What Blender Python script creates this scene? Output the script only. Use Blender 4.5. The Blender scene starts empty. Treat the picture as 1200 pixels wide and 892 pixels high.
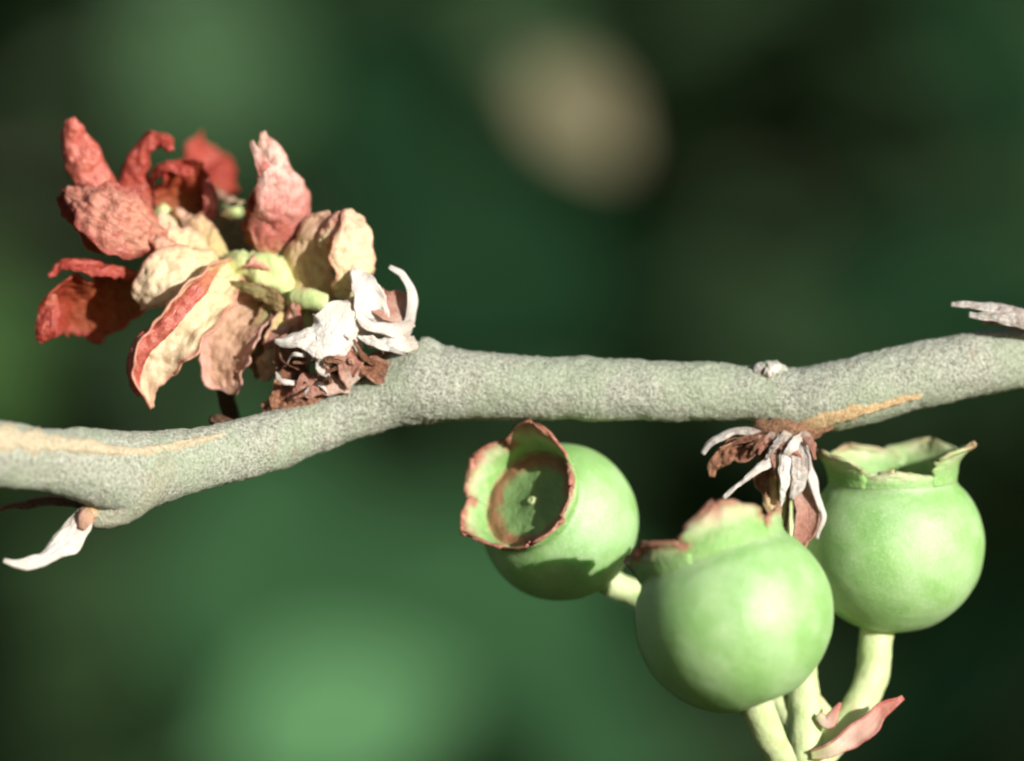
import bpy, math, random
from mathutils import Vector, Matrix, noise

# ------------------------------------------------------------------ camera, sky, sun
K = 3.5e-5            # metres per unit: one unit is 0.035 mm, the frame is 1200 units (42 mm) wide
DP = 8571.0           # camera distance to the twig in units (0.30 m)
scene = bpy.context.scene
col = scene.collection
random.seed(7)

cam_d = bpy.data.cameras.new('camera')
cam = bpy.data.objects.new('camera', cam_d)
col.objects.link(cam)
cam.location = (0, -DP * K, 0)
cam.rotation_euler = (math.radians(90), 0, 0)
cam_d.sensor_width = 36.0
cam_d.lens = 36.0 * DP / 1200.0
cam_d.clip_start = 0.01
cam_d.clip_end = 100.0
cam_d.dof.use_dof = True
cam_d.dof.focus_distance = (DP - 105) * K
APERTURE = 270 * K                                   # diameter in metres
cam_d.dof.aperture_fstop = cam_d.lens * 1e-3 / APERTURE
scene.camera = cam

SUN = Vector((0.60, -0.75, 0.23)).normalized()
world = bpy.data.worlds.new('World')
scene.world = world
world.use_nodes = True
wn = world.node_tree.nodes
sky = wn.new('ShaderNodeTexSky')
sky.sky_type = 'NISHITA'
sky.sun_disc = False
sky.sun_elevation = math.asin(SUN.z)
sky.sun_rotation = math.atan2(SUN.x, SUN.y)
world.node_tree.links.new(sky.outputs[0], wn['Background'].inputs[0])
wn['Background'].inputs[1].default_value = 0.05
sun_d = bpy.data.lights.new('sun', 'SUN')
sun_d.energy = 5.0
sun_d.angle = math.radians(0.53)
sun_d.color = (1.0, 0.965, 0.91)
sun = bpy.data.objects.new('sun', sun_d)
sun.rotation_euler = (-SUN).to_track_quat('-Z', 'Y').to_euler()
sun.location = SUN * 2
col.objects.link(sun)
vs = scene.view_settings
vs.view_transform = 'Standard'
vs.look = 'None'
vs.exposure = 0.34
vs.gamma = 1.0
vs.use_curve_mapping = False
scene.cycles.use_denoising = True
scene.cycles.max_bounces = 10
scene.cycles.pixel_filter_type = 'BLACKMAN_HARRIS'
scene.cycles.filter_width = 2.1      # a soft old macro lens

# ------------------------------------------------------------------ helpers
CAMF = Vector((0, -1, 0))


def P(px, py, d=0.0):
    """point d units behind the plane of the twig, seen at column px and row py of the frame"""
    s = 1 + d / DP
    return Vector(((px - 600) * s, d, (446 - py) * s))


def lerp(a, b, t):
    return a + (b - a) * t


def smooth(t):
    t = max(0.0, min(1.0, t))
    return t * t * (3 - 2 * t)


def interp(keys, x):
    """piecewise cubic-ish through (x, v) keys"""
    if x <= keys[0][0]:
        return keys[0][1]
    for i in range(len(keys) - 1):
        x0, x1 = keys[i][0], keys[i + 1][0]
        if x <= x1:
            t = (x - x0) / (x1 - x0)
            p1, p2 = keys[i][1], keys[i + 1][1]
            m1 = (p2 - (keys[i - 1][1])) / (x1 - keys[i - 1][0]) if i > 0 else (p2 - p1) / (x1 - x0)
            m2 = (keys[i + 2][1] - p1) / (keys[i + 2][0] - x0) if i + 2 < len(keys) else (p2 - p1) / (x1 - x0)
            h = x1 - x0
            t2, t3 = t * t, t * t * t
            return ((2 * t3 - 3 * t2 + 1) * p1 + (t3 - 2 * t2 + t) * h * m1
                    + (-2 * t3 + 3 * t2) * p2 + (t3 - t2) * h * m2)
    return keys[-1][1]


def spread(vals):
    if not isinstance(vals, (list, tuple)):
        return [(0.0, vals), (1.0, vals)]
    n = len(vals) - 1
    return [(i / n, v) for i, v in enumerate(vals)]


def resample(pts, n):
    """smooth curve through Vectors, n points at even arc length"""
    keys = [0.0]
    for a, b in zip(pts, pts[1:]):
        keys.append(keys[-1] + max(1e-6, (b - a).length))
    L = keys[-1]
    ks = [[(k, p[c]) for k, p in zip(keys, pts)] for c in range(3)]
    return [Vector([interp(ks[c], L * i / (n - 1)) for c in range(3)]) for i in range(n)]


def fbm(v, o=3):
    s, a = 0.0, 1.0
    for _ in range(o):
        s += a * noise.noise(v)
        v = v * 2.07 + Vector((3.1, 1.7, 9.2))
        a *= 0.5
    return s


def mesh_obj(name, verts, faces, mat, parent=None, attr=None, thick=0.0, sub=0):
    """one mesh object from points in units; parent is a thing whose origin is its base"""
    base = parent['_base'] if parent is not None else None
    off = Vector(base) if base is not None else Vector((0, 0, 0))
    me = bpy.data.meshes.new(name)
    me.from_pydata([((Vector(v) - off) * K) for v in verts], [], faces)
    if attr:
        ca = me.color_attributes.new('pt', 'FLOAT_COLOR', 'POINT')
        flat = []
        for a in attr:
            flat.extend((a[0], a[1], a[2], 1.0))
        ca.data.foreach_set('color', flat)
    me.polygons.foreach_set('use_smooth', [True] * len(me.polygons))
    me.update()
    o = bpy.data.objects.new(name, me)
    me.materials.append(mat)
    if thick:
        m = o.modifiers.new('thickness', 'SOLIDIFY')
        m.thickness = thick * K
        m.offset = 0.0
    if sub:
        m = o.modifiers.new('smooth', 'SUBSURF')
        m.levels = m.render_levels = sub
    if parent is not None:
        o.parent = parent
        o['_base'] = tuple(off)
    col.objects.link(o)
    return o


def thing(name, label, cat, base, group=None):
    o = bpy.data.objects.new(name, None)
    o.empty_display_size = 0.001
    o.location = Vector(base) * K
    o['label'] = label
    o['category'] = cat
    if group:
        o['group'] = group
    o['_base'] = tuple(base)
    col.objects.link(o)
    return o


def frames(pts):
    tang = []
    for i in range(len(pts)):
        a, b = pts[max(0, i - 1)], pts[min(len(pts) - 1, i + 1)]
        tang.append((b - a).normalized())
    return tang


def petal(name, spine, width, mat, parent, normal=(0, -1, 0), cup=0.6, n=44, m=21, ruffle=0.0,
          wrinkle=0.0, wscale=14.0, roll=(0, 0), seed=0.0, thick=2.6, jag=0.16, wstretch=1.0, warp=4.5, crumple=0.0):
    """thin curled leaf, scale or bract: spine of (px, py, d), half widths along it, curl about the spine"""
    pts = resample([P(*s) for s in spine], n)
    tang = frames(pts)
    wk, ck = spread(width), spread(cup)
    nl = normal if isinstance(normal[0], (list, tuple)) else [normal, normal]
    nk = [spread([q[c] for q in nl]) for c in range(3)]
    verts, attr = [], []
    so = Vector((seed * 7.13, seed * 3.7, seed * 1.9))
    for i, (p, tg) in enumerate(zip(pts, tang)):
        t = i / (n - 1)
        nv = Vector([interp(nk[c], t) for c in range(3)]).normalized()
        side = tg.cross(nv).normalized()
        nv = side.cross(tg).normalized()
        w = max(0.4, interp(wk, t))
        c = interp(ck, t)
        for j in range(m):
            u = -1 + 2 * j / (m - 1)
            e = u * (1 + jag * fbm(Vector((t * 5.5 + seed, 4.0 * (1 if u > 0 else -1), seed)), 3) * abs(u))
            a = e * c
            if abs(c) < 0.02:
                lat, h = w * e, 0.0
            else:
                den = math.sin(min(abs(c), math.pi / 2))
                lat, h = w * math.sin(abs(a)) * (1 if e > 0 else -1) / den, w * (1 - math.cos(a)) / den * (1 if c > 0 else -1)
            r = roll[0] if u < 0 else roll[1]
            if r:
                k = max(0.0, (abs(u) - 0.55) / 0.45)
                h += r * k * k * w
                lat *= 1 - 0.42 * abs(r) * k * k
            q = p + side * lat + nv * h
            if ruffle:
                q += nv * ruffle * (abs(u) ** 1.5) * noise.noise(Vector((t * 4.5 + seed * 3.3, u * 1.2, seed)))
                q += side * ruffle * 0.4 * (abs(u) ** 2) * noise.noise(Vector((t * 6.0 + seed * 5.3, 2.2, seed + u)))
            if wrinkle:
                s = Vector((t * (pts[0] - pts[-1]).length / wscale / wstretch, u * w / wscale, 0)) + so
                f = 1 - abs(fbm(s, 2)) * 1.6
                q += nv * wrinkle * (f - 0.5) * (1 - 0.3 * abs(u))
            if warp:
                k = min(1.0, 0.25 + t)
                q += Vector([warp * k * noise.noise(q / 27.0 + so + Vector((c3 * 17.0, 0, 0))) for c3 in range(3)])
            if crumple:
                q += nv * crumple * (1.2 - 2.2 * abs(fbm(q / 21.0 + so, 3)) + 0.55 * noise.noise(q / 6.5 + so))
            verts.append(q)
            attr.append((t, abs(u), u * 0.5 + 0.5))
    faces = []
    for i in range(n - 1):
        for j in range(m - 1):
            a = i * m + j
            faces.append((a, a + 1, a + m + 1, a + m))
    return mesh_obj(name, verts, faces, mat, parent, attr, thick=thick)


def tube(name, path, mat, parent, m=20, n=None, rough=0.0, rscale=9.0, seed=0.0, cap=True, flat=1.0, sub=0):
    """round stem through (px, py, d, radius)"""
    ctr = [P(*s[:3]) for s in path]
    L = sum((b - a).length for a, b in zip(ctr, ctr[1:]))
    n = n or max(10, int(L / 5))
    pts = resample(ctr, n)
    keys = [0.0]
    for a, b in zip(ctr, ctr[1:]):
        keys.append(keys[-1] + (b - a).length)
    rk = [(k / keys[-1], s[3]) for k, s in zip(keys, path)]
    tang = frames(pts)
    up = Vector((0, -1, 0)) if abs(tang[0].y) < 0.9 else Vector((0, 0, 1))
    verts, attr, faces = [], [], []
    for i, (p, tg) in enumerate(zip(pts, tang)):
        t = i / (n - 1)
        up = (up - tg * up.dot(tg)).normalized()
        sd = tg.cross(up)
        r = interp(rk, t)
        for j in range(m):
            a = 2 * math.pi * j / m
            dirv = up * math.cos(a) * flat + sd * math.sin(a)
            q = p + dirv * r
            if rough:
                q += dirv * rough * fbm(q / rscale + Vector((seed, 0, 0)), 3)
            verts.append(q)
            attr.append((t, 0.0, j / m))
    for i in range(n - 1):
        for j in range(m):
            a, b = i * m + j, i * m + (j + 1) % m
            faces.append((a, b, b + m, a + m))
    if cap:
        for i, sg in ((0, -1), (n - 1, 1)):
            c = len(verts)
            verts.append(pts[i] + tang[i] * sg * interp(rk, i / (n - 1)) * 0.45)
            attr.append((i / (n - 1), 0, 0))
            for j in range(m):
                a, b = i * m + j, i * m + (j + 1) % m
                faces.append((b, a, c) if sg < 0 else (a, b, c))
    return mesh_obj(name, verts, faces, mat, parent, attr, sub=sub)


# ------------------------------------------------------------------ materials
class Nodes:
    def __init__(self, name):
        self.mat = bpy.data.materials.new(name)
        self.mat.use_nodes = True
        self.t = self.mat.node_tree
        self.b = self.t.nodes['Principled BSDF']
        self.out = self.t.nodes['Material Output']
        tc = self.n('ShaderNodeTexCoord')
        mp = self.n('ShaderNodeMapping')
        mp.inputs['Scale'].default_value = (1 / K, 1 / K, 1 / K)
        self.l(tc.outputs['Object'], mp.inputs[0])
        self.co = mp.outputs[0]

    def n(self, ty, **kw):
        nd = self.t.nodes.new(ty)
        for k, v in kw.items():
            setattr(nd, k, v)
        return nd

    def l(self, a, b):
        self.t.links.new(a, b)

    def noise(self, size, detail=3.0, rough=0.55, stretch=None):
        nd = self.n('ShaderNodeTexNoise')
        nd.inputs['Scale'].default_value = 1.0 / size
        nd.inputs['Detail'].default_value = detail
        nd.inputs['Roughness'].default_value = rough
        if stretch:
            mp = self.n('ShaderNodeMapping')
            mp.inputs['Scale'].default_value = stretch
            self.l(self.co, mp.inputs[0])
            self.l(mp.outputs[0], nd.inputs['Vector'])
        else:
            self.l(self.co, nd.inputs['Vector'])
        return nd.outputs['Fac']

    def ramp(self, fac, stops, ease=False):
        nd = self.n('ShaderNodeValToRGB')
        cr = nd.color_ramp
        if ease:
            cr.interpolation = 'EASE'
        while len(cr.elements) < len(stops):
            cr.elements.new(0.5)
        for e, (p, c) in zip(cr.elements, stops):
            e.position = p
            e.color = (*c, 1) if len(c) == 3 else c
        self.l(fac, nd.inputs[0])
        return nd.outputs[0]

    def val(self, fac, lo, hi, a=0.0, b=1.0):
        nd = self.n('ShaderNodeMapRange')
        self.l(fac, nd.inputs[0])
        for i, v in zip((1, 2, 3, 4), (lo, hi, a, b)):
            nd.inputs[i].default_value = v
        nd.interpolation_type = 'SMOOTHSTEP'
        return nd.outputs[0]

    def math(self, op, a, b):
        nd = self.n('ShaderNodeMath', operation=op)
        for i, v in enumerate((a, b)):
            if isinstance(v, (int, float)):
                nd.inputs[i].default_value = v
            else:
                self.l(v, nd.inputs[i])
        return nd.outputs[0]

    def mix(self, fac, a, b, blend='MIX'):
        nd = self.n('ShaderNodeMix', data_type='RGBA', blend_type=blend)
        if isinstance(fac, (int, float)):
            nd.inputs[0].default_value = fac
        else:
            self.l(fac, nd.inputs[0])
        for i, v in ((6, a), (7, b)):
            if isinstance(v, tuple):
                nd.inputs[i].default_value = (*v, 1)
            else:
                self.l(v, nd.inputs[i])
        return nd.outputs[2]

    def attr(self):
        at = self.n('ShaderNodeAttribute', attribute_name='pt')
        sp = self.n('ShaderNodeSeparateColor')
        self.l(at.outputs['Color'], sp.inputs[0])
        return sp.outputs[0], sp.outputs[1], sp.outputs[2]

    def bump(self, h, strength, dist):
        bp = self.n('ShaderNodeBump')
        bp.inputs['Strength'].default_value = strength
        bp.inputs['Distance'].default_value = dist * K
        self.l(h, bp.inputs['Height'])
        self.l(bp.outputs[0], self.b.inputs['Normal'])
        return bp

    def finish(self, color, rough=0.6, spec=0.3, trans=0.0, sss=0.0, ssr=6.0):
        if isinstance(color, tuple):
            self.b.inputs['Base Color'].default_value = (*color, 1)
        else:
            self.l(color, self.b.inputs['Base Color'])
        if isinstance(rough, (int, float)):
            self.b.inputs['Roughness'].default_value = rough
        else:
            self.l(rough, self.b.inputs['Roughness'])
        self.b.inputs['Specular IOR Level'].default_value = spec
        if sss:
            self.b.inputs['Subsurface Weight'].default_value = sss
            self.b.inputs['Subsurface Radius'].default_value = (0.55, 1.0, 0.4)
            self.b.inputs['Subsurface Scale'].default_value = ssr * K
        if trans:
            tr = self.n('ShaderNodeBsdfTranslucent')
            if isinstance(color, tuple):
                tr.inputs[0].default_value = (*color, 1)
            else:
                self.l(color, tr.inputs[0])
            mx = self.n('ShaderNodeMixShader')
            mx.inputs[0].default_value = trans
            self.l(self.b.outputs[0], mx.inputs[1])
            self.l(tr.outputs[0], mx.inputs[2])
            self.l(mx.outputs[0], self.out.inputs[0])
        return self.mat


def petal_mat(name, stops, edge, e0=0.6, e1=1.0, e_amt=0.8, mott=(0.5, 0.3, 0.25), mott_amt=0.5, bump=0.5,
              wr=9.0, trans=0.28, rough=0.5, spec=0.35, pale=(0.85, 0.66, 0.5)):
    N = Nodes(name)
    t, au, u = N.attr()
    n1 = N.noise(26, 3)
    tt = N.math('ADD', t, N.math('MULTIPLY', N.math('SUBTRACT', n1, 0.5), 0.45))
    c = N.ramp(tt, stops)
    ed = N.math('ADD', au, N.math('MULTIPLY', N.math('SUBTRACT', N.noise(12, 3), 0.5), 0.5))
    c = N.mix(N.math('MULTIPLY', N.val(ed, e0, e1), e_amt), c, edge)
    mo = N.val(N.noise(11, 4, 0.65), 0.46, 0.64)
    c = N.mix(N.math('MULTIPLY', mo, mott_amt), c, mott)
    fine = N.noise(3.2, 3, 0.7)
    cb = N.n('ShaderNodeCombineXYZ')
    N.l(N.math('MULTIPLY', t, 2.6), cb.inputs[0])
    N.l(N.math('MULTIPLY', u, 13.0), cb.inputs[1])
    sn = N.n('ShaderNodeTexNoise')
    sn.inputs['Scale'].default_value = 1.0
    sn.inputs['Detail'].default_value = 3.0
    N.l(cb.outputs[0], sn.inputs['Vector'])
    streak = sn.outputs['Fac']
    c = N.mix(N.math('MULTIPLY', N.val(streak, 0.52, 0.68), 0.4), c, mott)
    c = N.mix(N.val(fine, 0.45, 0.75, 0.0, 0.3), c, pale)
    h = N.math('ADD', N.noise(wr, 4, 0.6, (1, 1, 0.5)), N.math('ADD', N.math('MULTIPLY', fine, 0.5), N.math('MULTIPLY', streak, 1.2)))
    N.bump(h, bump, 6.0)
    return N.finish(c, rough, spec, trans)


CREAM = (0.82, 0.66, 0.40)
PINK = (0.62, 0.26, 0.20)
RED = (0.47, 0.10, 0.065)
DRED = (0.30, 0.045, 0.03)
M = {}
M['red'] = petal_mat('red_leaf', [(0.0, (0.62, 0.36, 0.16)), (0.3, (0.66, 0.20, 0.14)), (1.0, (0.64, 0.15, 0.105))], (0.46, 0.06, 0.045),
                     e0=0.5, e1=1.0, mott=(0.44, 0.055, 0.04), mott_amt=0.7, rough=0.33, spec=0.6, pale=(0.92, 0.62, 0.54), bump=0.45)  # pinkish highlights put into the colour: paler middle and pale flecks
M['deep'] = petal_mat('deep_red_leaf', [(0.0, (0.42, 0.26, 0.06)), (0.4, (0.44, 0.12, 0.04)), (1.0, (0.46, 0.05, 0.03))], (0.55, 0.12, 0.08),
                      e0=0.75, mott=(0.28, 0.03, 0.02), mott_amt=0.5, trans=0.45, pale=(0.6, 0.2, 0.12))
M['wrinkled'] = petal_mat('wrinkled_red_leaf', [(0.0, (0.72, 0.36, 0.24)), (1.0, (0.66, 0.26, 0.19))], (0.46, 0.06, 0.05),
                          e0=0.55, mott=(0.40, 0.07, 0.05), mott_amt=0.7, bump=0.6, wr=10, rough=0.36, spec=0.6)
M['crimson'] = petal_mat('crimson_leaf', [(0.0, (0.60, 0.22, 0.12)), (0.3, (0.54, 0.09, 0.06)), (1.0, (0.58, 0.085, 0.055))], (0.44, 0.045, 0.03),
                         e0=0.5, mott=(0.36, 0.035, 0.025), mott_amt=0.55, rough=0.35, spec=0.6, pale=(0.86, 0.42, 0.32), bump=0.45, trans=0.38)
M['cream'] = petal_mat('cream_leaf', [(0.0, (0.88, 0.82, 0.44)), (0.6, (0.93, 0.83, 0.56)), (1.0, (0.90, 0.70, 0.50))], (0.68, 0.26, 0.19),
                       e0=0.68, mott=(0.78, 0.50, 0.34), mott_amt=0.55, bump=0.35, trans=0.35)
M['blush'] = petal_mat('blush_leaf', [(0.0, (0.84, 0.76, 0.42)), (0.35, (0.84, 0.58, 0.40)), (1.0, (0.74, 0.36, 0.26))], (0.58, 0.15, 0.10),
                       e0=0.45, mott=(0.55, 0.15, 0.12), mott_amt=0.6)
M['upright'] = petal_mat('upright_leaf', [(0.0, (0.68, 0.44, 0.24)), (0.2, (0.56, 0.15, 0.12)), (0.45, (0.70, 0.34, 0.29)), (0.7, (0.88, 0.66, 0.56)), (1.0, (0.84, 0.58, 0.46))],
                         (0.62, 0.24, 0.18), e0=0.7, mott=(0.52, 0.10, 0.085), mott_amt=0.5, rough=0.38, spec=0.5, bump=0.45)
M['tan'] = petal_mat('tan_leaf', [(0.0, (0.68, 0.58, 0.24)), (0.6, (0.74, 0.54, 0.30)), (1.0, (0.82, 0.50, 0.38))], (0.66, 0.34, 0.24),
                     e0=0.7, mott=(0.66, 0.42, 0.24), mott_amt=0.4, trans=0.25)
M['dull'] = petal_mat('dull_pink_leaf', [(0.0, (0.62, 0.42, 0.28)), (1.0, (0.66, 0.38, 0.27))], (0.80, 0.46, 0.40), e0=0.4, e1=0.9, mott=(0.36, 0.22, 0.1), mott_amt=0.5)
M['white'] = petal_mat('white_dry_scale', [(0.0, (0.66, 0.56, 0.46)), (0.4, (0.86, 0.83, 0.78)), (1.0, (0.87, 0.84, 0.78))], (0.84, 0.78, 0.70),
                       e0=0.8, mott=(0.66, 0.54, 0.44), mott_amt=0.45, bump=0.6, trans=0.2, pale=(0.85, 0.83, 0.8))
M['greywhite'] = petal_mat('grey_dry_scale', [(0.0, (0.42, 0.36, 0.30)), (0.5, (0.72, 0.69, 0.64)), (1.0, (0.78, 0.75, 0.70))], (0.74, 0.72, 0.68),
                           e0=0.8, mott=(0.34, 0.24, 0.2), mott_amt=0.7, bump=0.8, trans=0.1)
M['brown'] = petal_mat('brown_dry_scale', [(0.0, (0.16, 0.06, 0.03)), (0.6, (0.32, 0.13, 0.07)), (1.0, (0.45, 0.22, 0.12))], (0.48, 0.24, 0.16),
                       e0=0.7, mott=(0.12, 0.045, 0.025), mott_amt=0.6, bump=0.9, trans=0.1)
M['pinkbrown'] = petal_mat('pinkish_dry_scale', [(0.0, (0.72, 0.60, 0.52)), (0.4, (0.55, 0.30, 0.23)), (1.0, (0.50, 0.19, 0.14))], (0.62, 0.36, 0.28),
                           e0=0.7, mott=(0.3, 0.12, 0.08), mott_amt=0.5, bump=0.6)
M['olive'] = petal_mat('olive_shaded_leaf', [(0.0, (0.34, 0.36, 0.12)), (1.0, (0.40, 0.26, 0.12))], (0.5, 0.25, 0.15), mott=(0.25, 0.2, 0.08), mott_amt=0.5, trans=0.35)  # shade under the shoot stem put into the olive colour
M['redtip'] = petal_mat('stalk_leaflet', [(0.0, (0.55, 0.62, 0.30)), (0.35, (0.80, 0.66, 0.55)), (0.75, (0.62, 0.28, 0.22)), (1.0, (0.55, 0.12, 0.10))], (0.5, 0.10, 0.08),
                        e0=0.72, mott=(0.7, 0.4, 0.36), mott_amt=0.4, bump=0.25)


def bark_mat(name, c_dark, c_mid, c_light, green=0.35):
    N = Nodes(name)
    fine = N.noise(3.7, 4, 0.75)
    mid = N.noise(16, 3)
    big = N.noise(70, 2)
    c = N.ramp(fine, [(0.33, c_dark), (0.48, c_mid), (0.64, c_light)])
    c = N.mix(N.math('MULTIPLY', N.val(big, 0.42, 0.62), green), c, (0.42, 0.54, 0.34))
    c = N.mix(N.math('MULTIPLY', N.val(mid, 0.6, 0.72), 0.35), c, (0.40, 0.27, 0.21))
    dk = N.val(N.noise(30, 5, 0.65, (0.5, 1, 1)), 0.60, 0.72)
    c = N.mix(N.math('MULTIPLY', dk, 0.4), c, c_dark)
    N.bump(N.math('ADD', fine, N.math('MULTIPLY', mid, 0.6)), 1.0, 5.0)
    return N.finish(c, 0.85, 0.15)


M['bark'] = bark_mat('twig_bark', (0.19, 0.195, 0.15), (0.43, 0.455, 0.365), (0.70, 0.725, 0.62), 0.36)
M['spur'] = bark_mat('spur_bark', (0.24, 0.24, 0.17), (0.42, 0.43, 0.32), (0.60, 0.60, 0.48), 0.2)
M['strip'] = bark_mat('peeled_bark', (0.46, 0.28, 0.13), (0.68, 0.47, 0.25), (0.80, 0.64, 0.40), 0.0)
M['strip_pale'] = bark_mat('pale_peeled_bark', (0.48, 0.40, 0.26), (0.64, 0.55, 0.37), (0.76, 0.69, 0.52), 0.0)
M['nodewood'] = bark_mat('node_wood', (0.10, 0.05, 0.03), (0.28, 0.15, 0.09), (0.5, 0.3, 0.18), 0.0)


def berry_skin(N):
    c = N.ramp(N.noise(60, 3), [(0.25, (0.21, 0.46, 0.10)), (0.75, (0.28, 0.53, 0.15))])
    bloom = N.val(N.noise(44, 6, 0.62), 0.3, 0.75)
    c = N.mix(N.math('MULTIPLY', bloom, 0.36), c, (0.54, 0.68, 0.44))
    sp = N.noise(4.0, 4, 0.7)
    c = N.mix(N.val(sp, 0.45, 0.75, 0, 0.38), c, (0.58, 0.72, 0.48))
    return c, bloom, sp


def berry_mat():
    N = Nodes('berry_skin')
    c, bloom, sp = berry_skin(N)
    vr = N.n('ShaderNodeTexVoronoi')
    vr.inputs['Scale'].default_value = 1 / 34.0
    N.l(N.co, vr.inputs['Vector'])
    spot = N.val(vr.outputs['Distance'], 0.03, 0.08, 1.0, 0.0)
    c = N.mix(N.math('MULTIPLY', spot, 0.45), c, (0.22, 0.26, 0.10))
    N.bump(N.math('ADD', N.noise(14, 4), N.math('MULTIPLY', sp, 0.5)), 0.22, 5.0)
    N.b.inputs['IOR'].default_value = 1.75
    return N.finish(c, N.val(N.math('ADD', bloom, N.math('MULTIPLY', sp, 0.5)), 0.2, 1.2, 0.54, 0.70), 0.9, sss=0.75, ssr=30)


M['berry'] = berry_mat()


def lobe_mat(name, t0, t1, e0, red):
    N = Nodes(name)
    t, au, u = N.attr()
    nz = N.math('MULTIPLY', N.math('SUBTRACT', N.noise(18, 4), 0.5), 0.5)
    g = N.ramp(N.noise(20, 3), [(0.3, (0.42, 0.56, 0.24)), (0.7, (0.64, 0.68, 0.42))])
    edge = N.math('MAXIMUM', N.val(N.math('ADD', t, nz), t0, t1), N.math('MULTIPLY', N.val(N.math('ADD', au, nz), e0, e0 + 0.3), N.val(t, 0.25, 0.5)))
    bc, _, _ = berry_skin(N)
    g = N.mix(N.val(t, 0.25, 0.8), bc, g)
    rim = N.ramp(N.noise(9, 4), [(0.35, (0.30, 0.12, 0.07)), (0.65, (0.55, 0.23, 0.17))])
    c = N.mix(N.math('MULTIPLY', edge, red), g, rim)
    c = N.mix(N.math('MULTIPLY', N.val(N.noise(6, 4), 0.52, 0.7), 0.35), c, (0.66, 0.56, 0.38))
    N.bump(N.noise(8, 4), 0.4, 4.0)
    return N.finish(c, 0.55, 0.3, trans=0.15)


M['lobe'] = lobe_mat('calyx_lobe', 0.52, 0.95, 0.62, 1.0)
M['lobe_green'] = lobe_mat('green_calyx_lobe', 0.80, 1.1, 0.9, 0.8)
M['lobe_pale'] = lobe_mat('pale_calyx_lobe', 0.55, 0.95, 0.68, 0.95)
N = Nodes('calyx_disc')
tt, _, _ = N.attr()
cc = N.ramp(N.math('ADD', tt, N.math('MULTIPLY', N.math('SUBTRACT', N.noise(12, 3), 0.5), 0.3)),
            [(0.0, (0.34, 0.42, 0.24)), (0.12, (0.16, 0.27, 0.10)), (0.60, (0.18, 0.30, 0.11)), (0.76, (0.28, 0.13, 0.07)), (0.88, (0.36, 0.19, 0.10)), (1.0, (0.34, 0.4, 0.16))])
N.bump(N.noise(7, 4), 0.6, 4.0)
M['disc'] = N.finish(cc, 0.5, 0.35)


def green_mat(name, a, b, bump=0.25):
    N = Nodes(name)
    c = N.ramp(N.noise(22, 3), [(0.3, a), (0.7, b)])
    c = N.mix(N.val(N.noise(5, 4), 0.5, 0.75, 0, 0.35), c, (0.72, 0.70, 0.46))
    c = N.mix(N.val(N.noise(34, 4), 0.56, 0.74, 0, 0.45), c, (0.60, 0.36, 0.22))
    c = N.mix(N.val(N.noise(3.5, 3), 0.60, 0.72, 0, 0.4), c, (0.36, 0.34, 0.14))
    N.bump(N.math('ADD', N.noise(7, 4), N.noise(5, 3, 0.6, (1, 1, 0.25))), bump, 5.0)
    return N.finish(c, 0.5, 0.35, sss=0.2, ssr=8)


M['stalk'] = green_mat('fruit_stalk_skin', (0.46, 0.60, 0.26), (0.62, 0.70, 0.40))
M['shoot'] = green_mat('shoot_skin', (0.46, 0.60, 0.24), (0.66, 0.70, 0.34))
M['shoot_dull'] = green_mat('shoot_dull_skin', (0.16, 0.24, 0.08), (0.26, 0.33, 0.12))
M['darkstem'] = bark_mat('dark_dry_stem', (0.05, 0.03, 0.02), (0.11, 0.06, 0.035), (0.2, 0.11, 0.07), 0.0)


def bgleaf_mat(name, a, b, trans=0.25, rough=0.5):
    N = Nodes(name)
    c = N.ramp(N.noise(500, 3), [(0.3, a), (0.7, b)])
    return N.finish(c, max(rough, 0.75), 0.06, trans=trans)


# ------------------------------------------------------------------ setting: soil and shrub mass far behind
def soil():
    N = Nodes('green_bounce_ground')
    c = N.ramp(N.noise(900, 6, 0.65), [(0.3, (0.035, 0.05, 0.02)), (0.7, (0.07, 0.11, 0.04))])  # unseen ground, made green for the light it bounces up
    N.bump(N.noise(500, 6), 0.8, 400)
    m = N.finish(c, 0.9, 0.1)
    vs_, fs = [], []
    g = 41
    for i in range(g):
        for j in range(g):
            x, y = (i / (g - 1) - 0.5) * 12 / K, (j / (g - 1) * 12 - 2.0) / K
            vs_.append(Vector((x, y, (-0.75 + 0.02 * fbm(Vector((x * K * 1.3, y * K * 1.3, 0)))) / K)))
    for i in range(g - 1):
        for j in range(g - 1):
            a = i * g + j
            fs.append((a, a + g, a + g + 1, a + 1))
    o = mesh_obj('ground', vs_, fs, m)
    o['kind'] = 'structure'


soil()


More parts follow.
